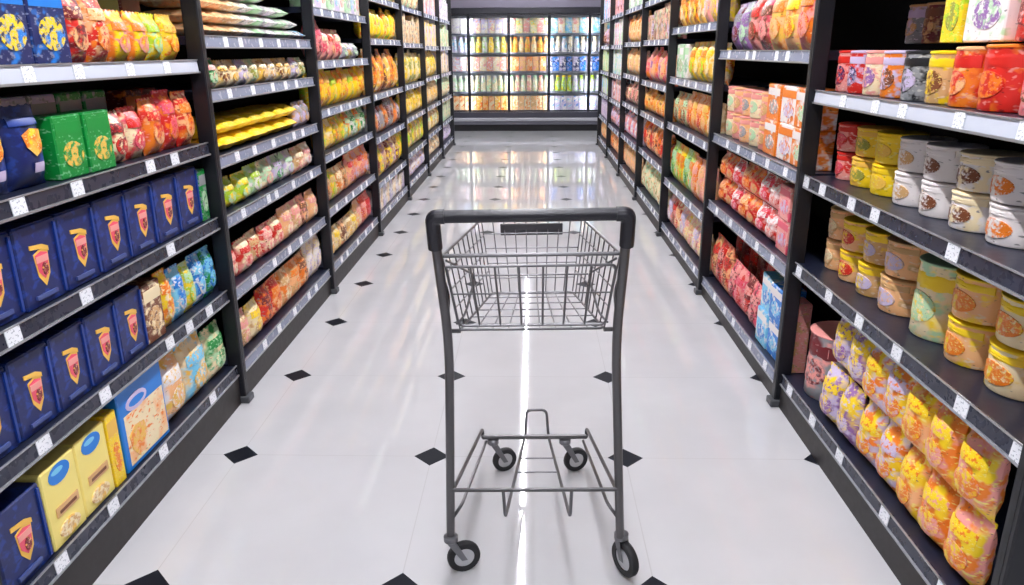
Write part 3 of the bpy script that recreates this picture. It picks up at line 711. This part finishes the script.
def cpart(mb, name, m, parent=None):
    o = mb.obj(name, m, parent or cool)
    if parent is None: o.location = (-cx, -CY, 0)
    return o
cpart(MB().box(XA, XB, CY + .75, CY + .8, .1, 2.4), 'back_liner', M_CWHITE)
cpart(MB().box(XA, XB, CY + .06, CY + .75, .26, .33), 'bottom_deck', M_CWHITE)
cpart(MB().box(XA - .05, XA, CY - .02, CY + .8, 0, 2.4).box(XB, XB + .05, CY - .02, CY + .8, 0, 2.4), 'end_panel', M_CGREY)
cpart(MB().box(XA, XB, CY + .04, CY + .8, 0, .12), 'kick_plate', mat('cooler kick black', (20, 20, 26), .5))
cpart(MB().box(XA, XB, CY - .02, CY + .06, .115, .175, .006), 'lower_panel', mat('cooler lower panel', (96, 96, 106), .45))
cpart(MB().box(XA, XB, CY - .035, CY + .02, .176, .235, .012), 'bumper_rail', mat('cooler bumper', (176, 176, 184), .35))
cpart(MB().box(XA, XB, CY - .01, CY + .06, .236, .335, .004), 'sill_rail', mat('cooler sill', (62, 62, 74), .4))
cpart(MB().box(XA, XB, CY - .03, CY + .1, 1.99, 2.085, .004), 'header_rail', mat('cooler header black', (18, 18, 30), .4))
cpart(MB().box(XA, XB, CY - .01, CY + .8, 2.087, 2.42, .004), 'canopy', mat('cooler canopy mauve grey', (112, 106, 122), .5))
for k in range(ND):
    a, b_ = XA + k * DW, XA + (k + 1) * DW
    fr = MB(); fw = .022
    fr.box(a + .004, a + .004 + fw, CY, CY + .035, .34, 1.985).box(b_ - .004 - fw, b_ - .004, CY, CY + .035, .34, 1.985)
    fr.box(a + .004 + fw, b_ - .004 - fw, CY, CY + .035, .34, .37).box(a + .004 + fw, b_ - .004 - fw, CY, CY + .035, 1.955, 1.985)
    d = cpart(fr, 'glass_door', M_DARK)
    cpart(MB().box(a + .026, b_ - .026, CY + .012, CY + .02, .37, 1.955), 'pane', M_GLASS, d)
    MB().tube(fillet([(b_ - .04, CY, .95), (b_ - .04, CY - .035, .97), (b_ - .04, CY - .035, 1.33), (b_ - .04, CY, 1.35)], .02), .008).obj('handle', M_CGREY, d)
for a in [XA + k * DW for k in range(1, ND)]:
    cpart(MB().box(a - .02, a + .02, CY + .036, CY + .049, .335, 1.99), 'mullion', M_DARK)
    l = cpart(MB().box(a - .02, a + .02, CY + .05, CY + .07, .36, 1.97), 'light_strip', emis('cooler light tube', (240, 246, 255), 22.0))
CZ = [.335, .68, 1.03, 1.345, 1.665]
for z in CZ[1:]:
    s = MB().box(XA, XB, CY + .13, CY + .74, z - .012, z)
    so = cpart(s, 'cooler_shelf', mat('cooler shelf white', (205, 206, 210), .5))
    MB().box(XA, XB, CY + .118, CY + .13, z - .022, z + .008).obj('price_rail', mat('cooler rail', (120, 122, 136), .4), so)
# what stands in the cooler, door by door (seen doors only)
def pal(i, x):
    if x < -1.113: return [[('peach', 'cream', 'orange')], [('mint', 'white', 'cream')], [('white', 'lilac', 'pink')], [('white', 'lilac', 'sky')], [('white', 'white', 'lilac')]][i]
    if x < -.409: return [[('orange', 'peach', 'gold'), ('peach', 'cream', 'orange'), ('gold', 'orange', 'cream')], [('mint', 'cream', 'tan'), ('cream', 'white', 'mint')], [('pink', 'peach', 'white'), ('cream', 'pink', 'white')], [('yellow', 'gold', 'cream'), ('white', 'mint', 'lime')], [('cream', 'lilac', 'pink'), ('white', 'lilac', 'cream')]][i]
    if x < .292: return [[('cream', 'peach', 'orange'), ('peach', 'tan', 'cream')], [('cream', 'pink', 'tan'), ('cream', 'mint', 'white')], [('orange', 'peach', 'cream'), ('peach', 'gold', 'pink')], [('gold', 'orange', 'yellow'), ('cream', 'peach', 'gold')], [('cream', 'yellow', 'mint'), ('pink', 'cream', 'white')]][i]
    return [[('lilac', 'white', 'sky'), ('white', 'lilac', 'blue')], [('lilac', 'lime', 'mint'), ('lilac', 'white', 'mint')], [('blue', 'lilac', 'navy'), ('lilac', 'navy', 'white')], [('white', 'cream', 'navy'), ('white', 'sky', 'lilac')], [('cream', 'pink', 'white'), ('sky', 'white', 'mint')]][i]
DOORN = ['', 'first', 'second', 'third', 'fourth']
for i, z in enumerate(CZ):
    x = -1.70; k = 0; last = None
    rnd = random.Random(i + 5)
    kind = ['carton', 'bottle', 'carton', 'bottle', 'carton'][i]
    while x < 1.6:
        door = 1 if x < -1.113 else 2 if x < -.409 else 3 if x < .292 else 4
        if door != last: k = 0; last = door
        c = pal(i, x); w = [.1, .095, .11, .1, .115][i]; h = [.27, .28, .25, .27, .26][i]
        if i == 1 and door == 4 and .45 < x < .7: c = [('lime', 'yellow', 'mint')]
        k += 1
        cc = c[k % len(c)]
        key = ('cool', kind, cc, w, h)
        if key not in PR:
            body = pm(cc, 9, round(rnd.uniform(0, 5), 1))
            if kind == 'carton': PR[key] = carton('milk_carton', '%s-%s milk carton' % (cc[0], cc[1]), w, h, .1, body, [], flaps=False, cat='carton')
            else: PR[key] = bottle('drink_bottle', '%s-%s drink bottle' % (cc[0], cc[1]), w / 2, h, body, cm(cc[1]), neck=.6)
        p = PR[key]
        rows = 'bottom' if i == 0 else ORD[i + 1]
        p.put((x, CY + .15 + p.d / 2 + rnd.uniform(0, .02), z + .0005), -PI / 2, '%s, %s from the post, %s shelf, %s cooler door in view' % (p.look, ORD[k], rows, DOORN[door]), 'packs in the glass-door cooler')
        x += w + .008

# ------------------------------------------------------------------ the shopping cart
M_TUBE = mat('cart grey steel tube', (92, 90, 92), .34, metal=.55)
M_WIRE = mat('cart steel wire', (100, 99, 102), .34, metal=.5)
M_GRIP = mat('handle dark plastic', (25, 24, 33), .4)
M_TYRE = mat('caster black rubber', (26, 26, 30), .6)
M_HUB = mat('caster grey hub', (190, 190, 194), .4)
M_FORK = mat('caster zinc fork', (120, 120, 124), .35, metal=.7)
CX, CYY = .014, 1.75
cart = empty('shopping_cart', (CX, CYY, 0))
tag(cart, 'empty grey wire shopping cart standing alone in the middle of the aisle', 'shopping cart')
cart.rotation_euler = (0, math.radians(-.95), 0)
# local: x across, y forward (away from the camera), z up
def mirror(p, s): return (p[0] * s, p[1], p[2])
HB = -.125                                             # handle set back towards the shopper
for s in (-1, 1):
    path = fillet([mirror(p, s) for p in [(.234, .012, .118), (.209, .0, .70), (.217, HB + .01, 1.03)]], .10, 8)
    MB().tube(path, .0118, 12).obj('upright', M_TUBE, cart, True)
g = MB().tube(fillet([(-.217, HB + .012, .99), (-.217, HB, 1.052), (.217, HB, 1.052), (.217, HB + .012, .99)], .03, 6), .0148, 14)
h = g.obj('handle', M_GRIP, cart, True); h['label'] = 'dark plastic push handle'
for s in (-1, 1):
    MB().tube(fillet([(s * .19, HB, 1.052), (s * .217, HB, 1.052), (s * .2165, HB + .02, .975)], .025, 6), .0168, 14).obj('handle_bracket', M_GRIP, h)
# basket: tapered wire cage
RT = [(-.208, -.06, .945), (.208, -.06, .945)]; RB = [(-.178, -.015, .742), (.178, -.015, .742)]
FT = [(-.158, .56, .895), (.158, .56, .895)]; FB = [(-.125, .47, .68), (.125, .47, .68)]
lerp = lambda a, b, t: tuple(a[i] + (b[i] - a[i]) * t for i in range(3))
bk = MB(); rw, rt = .0019, .0040
bk.tube(fillet([RT[0], FT[0], FT[1], RT[1]], .03), rt, 8)                       # rim
bk.tube(fillet([RB[0], FB[0], FB[1], RB[1], RB[0]], .02), rt * .8, 8)           # floor hoop
for s in (0, 1):
    for t in [k / 9 for k in range(0, 10)]:                                      # side uprights
        bk.tube([lerp(RT[s], FT[s], t), lerp(RB[s], FB[s], t)], rw, 6)
    for t in (.22, .45, .7): bk.tube([lerp(RT[s], RB[s], t), lerp(FT[s], FB[s], t)], rw, 6)
for t in [k / 9 for k in range(1, 9)]:                                           # floor wires lengthwise, front uprights
    bk.tube([lerp(RB[0], RB[1], t), lerp(FB[0], FB[1], t), lerp(FT[0], FT[1], t)], rw, 6)
for t in (.12, .3, .48, .66, .84): bk.tube([lerp(RB[0], FB[0], t), lerp(RB[1], FB[1], t)], rw, 6)
for t in (.2, .4, .6, .8): bk.tube([lerp(FT[0], FB[0], t), lerp(FT[1], FB[1], t)], rw, 6)
basket = bk.obj('basket', M_WIRE, cart, True)
rg = MB()                                                                       # rear gate
q0, q1, q2, q3 = (-.2, -.062, .918), (.2, -.062, .918), (.18, -.022, .755), (-.18, -.022, .755)
rg.tube(fillet([q0, q1, q2, q3, q0], .015), .0034, 8)
for k in range(1, 7): rg.tube([lerp(q0, q1, k / 7), lerp(q3, q2, k / 7)], .0028, 6)
rg.tube([lerp(q0, q3, .45), lerp(q1, q2, .45)], .0022, 6)
rg.obj('rear_gate', M_WIRE, basket, True)
rt_ = MB().tube([(-.218, -.062, .945), (.218, -.062, .945)], .0048, 8)
rt_.obj('rear_rail', M_WIRE, basket, True)
MB().box(-.098, .098, .545, .552, .845, .882, .002).obj('sign_plate', mat('sign plate dark', (52, 50, 54), .5), basket)
# child flap folded forward: two slanting hoops inside the basket sides
cf = MB()
for s in (-1, 1):
    cf.tube(fillet([mirror(p, s) for p in [(.2, -.05, .93), (.15, .16, .83), (.17, .05, .76), (.185, -.02, .76)]], .03), .003, 6)
cf.tube([(-.15, .16, .83), (.15, .16, .83)], .0028, 6)
cf.obj('child_flap', M_WIRE, basket, True)
# braces that carry the basket on the uprights
for s in (-1, 1):
    br = MB()
    br.tube([mirror(p, s) for p in [(.212, -.004, .735), (.178, -.012, .738)]], .006, 8)
    br.tube(fillet([mirror(p, s) for p in [(.215, -.072, .925), (.2, -.03, .84), (.209, -.004, .76), (.209, -.004, .735)]], .02), .0035, 6)
    br.obj('basket_brace', M_TUBE, cart, True)
# lower frame
lf = MB()
lf.tube([(-.222, .0, .275), (.222, .0, .275)], .0058, 8)
lf.tube([(-.178, .53, .142), (.178, .53, .142)], .0085, 8)
for s in (-1, 1):
    lf.tube(fillet([mirror(p, s) for p in [(.224, .006, .262), (.178, .545, .165), (.178, .548, .13)]], .02), .0056, 8)
    lf.tube(fillet([mirror(p, s) for p in [(.23, .008, .175), (.2, .02, .215), (.166, .53, .125)]], .03), .0048, 8)
frame = lf.obj('base_frame', M_TUBE, cart, True)
tr = MB()
OX = .008
def rail(s): return [(OX + s * .092, .0, .275), (OX + s * .088, -.004, .192), (OX + s * .05, .46, .132), (OX + s * .040, .535, .14), (OX + s * .034, .56, .228)]
l_, r_ = rail(-1), rail(1)
tr.tube(fillet(l_ + r_[::-1], .018), .0048, 8)
for t in (.35, .62, .85): tr.tube([lerp(l_[1], l_[2], t), lerp(r_[1], r_[2], t)], .0026, 6)
tr.obj('bottom_rack', M_WIRE, cart, True)
def caster(x, y, top, r, ang, trail):
    c = MB().lathe([(.016, top - .022), (.02, top - .018), (.02, top - .004), (.013, top)], 16)
    ca, sa = math.cos(ang), math.sin(ang)          # rolling direction in plan
    hx, hy = ca * trail, sa * trail; nx, ny = -sa, ca
    w = .0135
    for s in (-1, 1):
        o = (nx * w * s, ny * w * s)
        P = [(o[0] * 1.0 - ca * .012, o[1] - sa * .012, top - .02), (o[0] + ca * .012, o[1] + sa * .012, top - .02), (o[0] + hx + ca * .008, o[1] + hy + sa * .008, r - .004), (o[0] + hx - ca * .008, o[1] + hy - sa * .008, r - .004)]
        th = (nx * .0018 * s, ny * .0018 * s)
        Q = [(p[0] + th[0], p[1] + th[1], p[2]) for p in P]
        c.add(P + Q, [(0, 1, 2, 3), (7, 6, 5, 4), (0, 4, 5, 1), (1, 5, 6, 2), (2, 6, 7, 3), (3, 7, 4, 0)])
    co = c.obj('caster', M_FORK, cart, True); co.location = (x, y, 0)
    prof = [(r * .62, -.0105), (r * .94, -.0105), (r, -.006), (r, .006), (r * .94, .0105), (r * .62, .0105)]
    tyre = MB().lathe(prof + [prof[0]], 28, axis='x')
    tyre.f = tyre.f[:-2]
    t = tyre.obj('tyre', M_TYRE, co, True)
    hb = MB().lathe([(.006, -.011), (.012, -.011), (r * .62, -.0075), (r * .62, .0075), (.012, .011), (.006, .011)], 24, axis='x').obj('wheel_hub', M_HUB, co, True)
    for o in (t, hb):
        o.location = (hx, hy, r + .0005); o.rotation_euler = (0, 0, ang - PI / 2)
    return co
caster(-.234, .012, .125, .047, math.radians(18), .034)
caster(.239, .022, .125, .052, math.radians(-60), .02)
caster(-.142, .535, .134, .043, math.radians(24), .04)
caster(.104, .535, .134, .043, math.radians(20), .04)

# ------------------------------------------------------------------ light: one continuous line of tubes above the aisle
M_LED = emis('ceiling tube light', (250, 250, 255), 225.0)
for k in range(10):
    y = -1.6 + k * 1.7
    t = empty('ceiling_light', (-.085, y, 3.02))
    tag(t, 'long slim white tube light hung in a line above the aisle', 'ceiling light', 'tube lights above the aisle')
    MB().box(-.07, .07, -.84, .84, .025, .09, .006).box(-.01, .01, -.6, -.58, .09, .28).box(-.01, .01, .58, .6, .09, .28).obj('housing', mat('lamp housing white', (225, 225, 228), .5), t)
    MB().box(-.0145, .0145, -.845, .845, 0, .025, .004).obj('diffuser', M_LED, t)

w = bpy.data.worlds.new('store'); SC.world = w; w.use_nodes = True
bg = w.node_tree.nodes['Background']; bg.inputs[0].default_value = (.92, .95, 1, 1); bg.inputs[1].default_value = .42

# ------------------------------------------------------------------ camera
f_px, pitch, yaw, roll = 748.4, .3138, .0273, -.0055
F = Vector((-math.sin(yaw) * math.cos(pitch), math.cos(yaw) * math.cos(pitch), -math.sin(pitch)))
R = Vector((math.cos(yaw), math.sin(yaw), 0)); U = R.cross(F)
R2 = R * math.cos(roll) + U * math.sin(roll); U2 = U * math.cos(roll) - R * math.sin(roll)
cam = bpy.data.cameras.new('camera'); cam.sensor_width = 36; cam.lens = f_px / 1024 * 36; cam.clip_start = .05
co = bpy.data.objects.new('camera', cam); COL.objects.link(co)
m4 = Matrix((R2, U2, -F)).transposed().to_4x4(); m4.translation = (0, 0, CAM_H)
co.matrix_world = m4
SC.camera = co
SC.view_settings.view_transform = 'Standard'
SC.view_settings.look = 'None'
SC.view_settings.gamma = 1.0
SC.view_settings.use_curve_mapping = False
SC.view_settings.exposure = -0.14
SC.cycles.caustics_reflective = False
SC.cycles.caustics_refractive = False
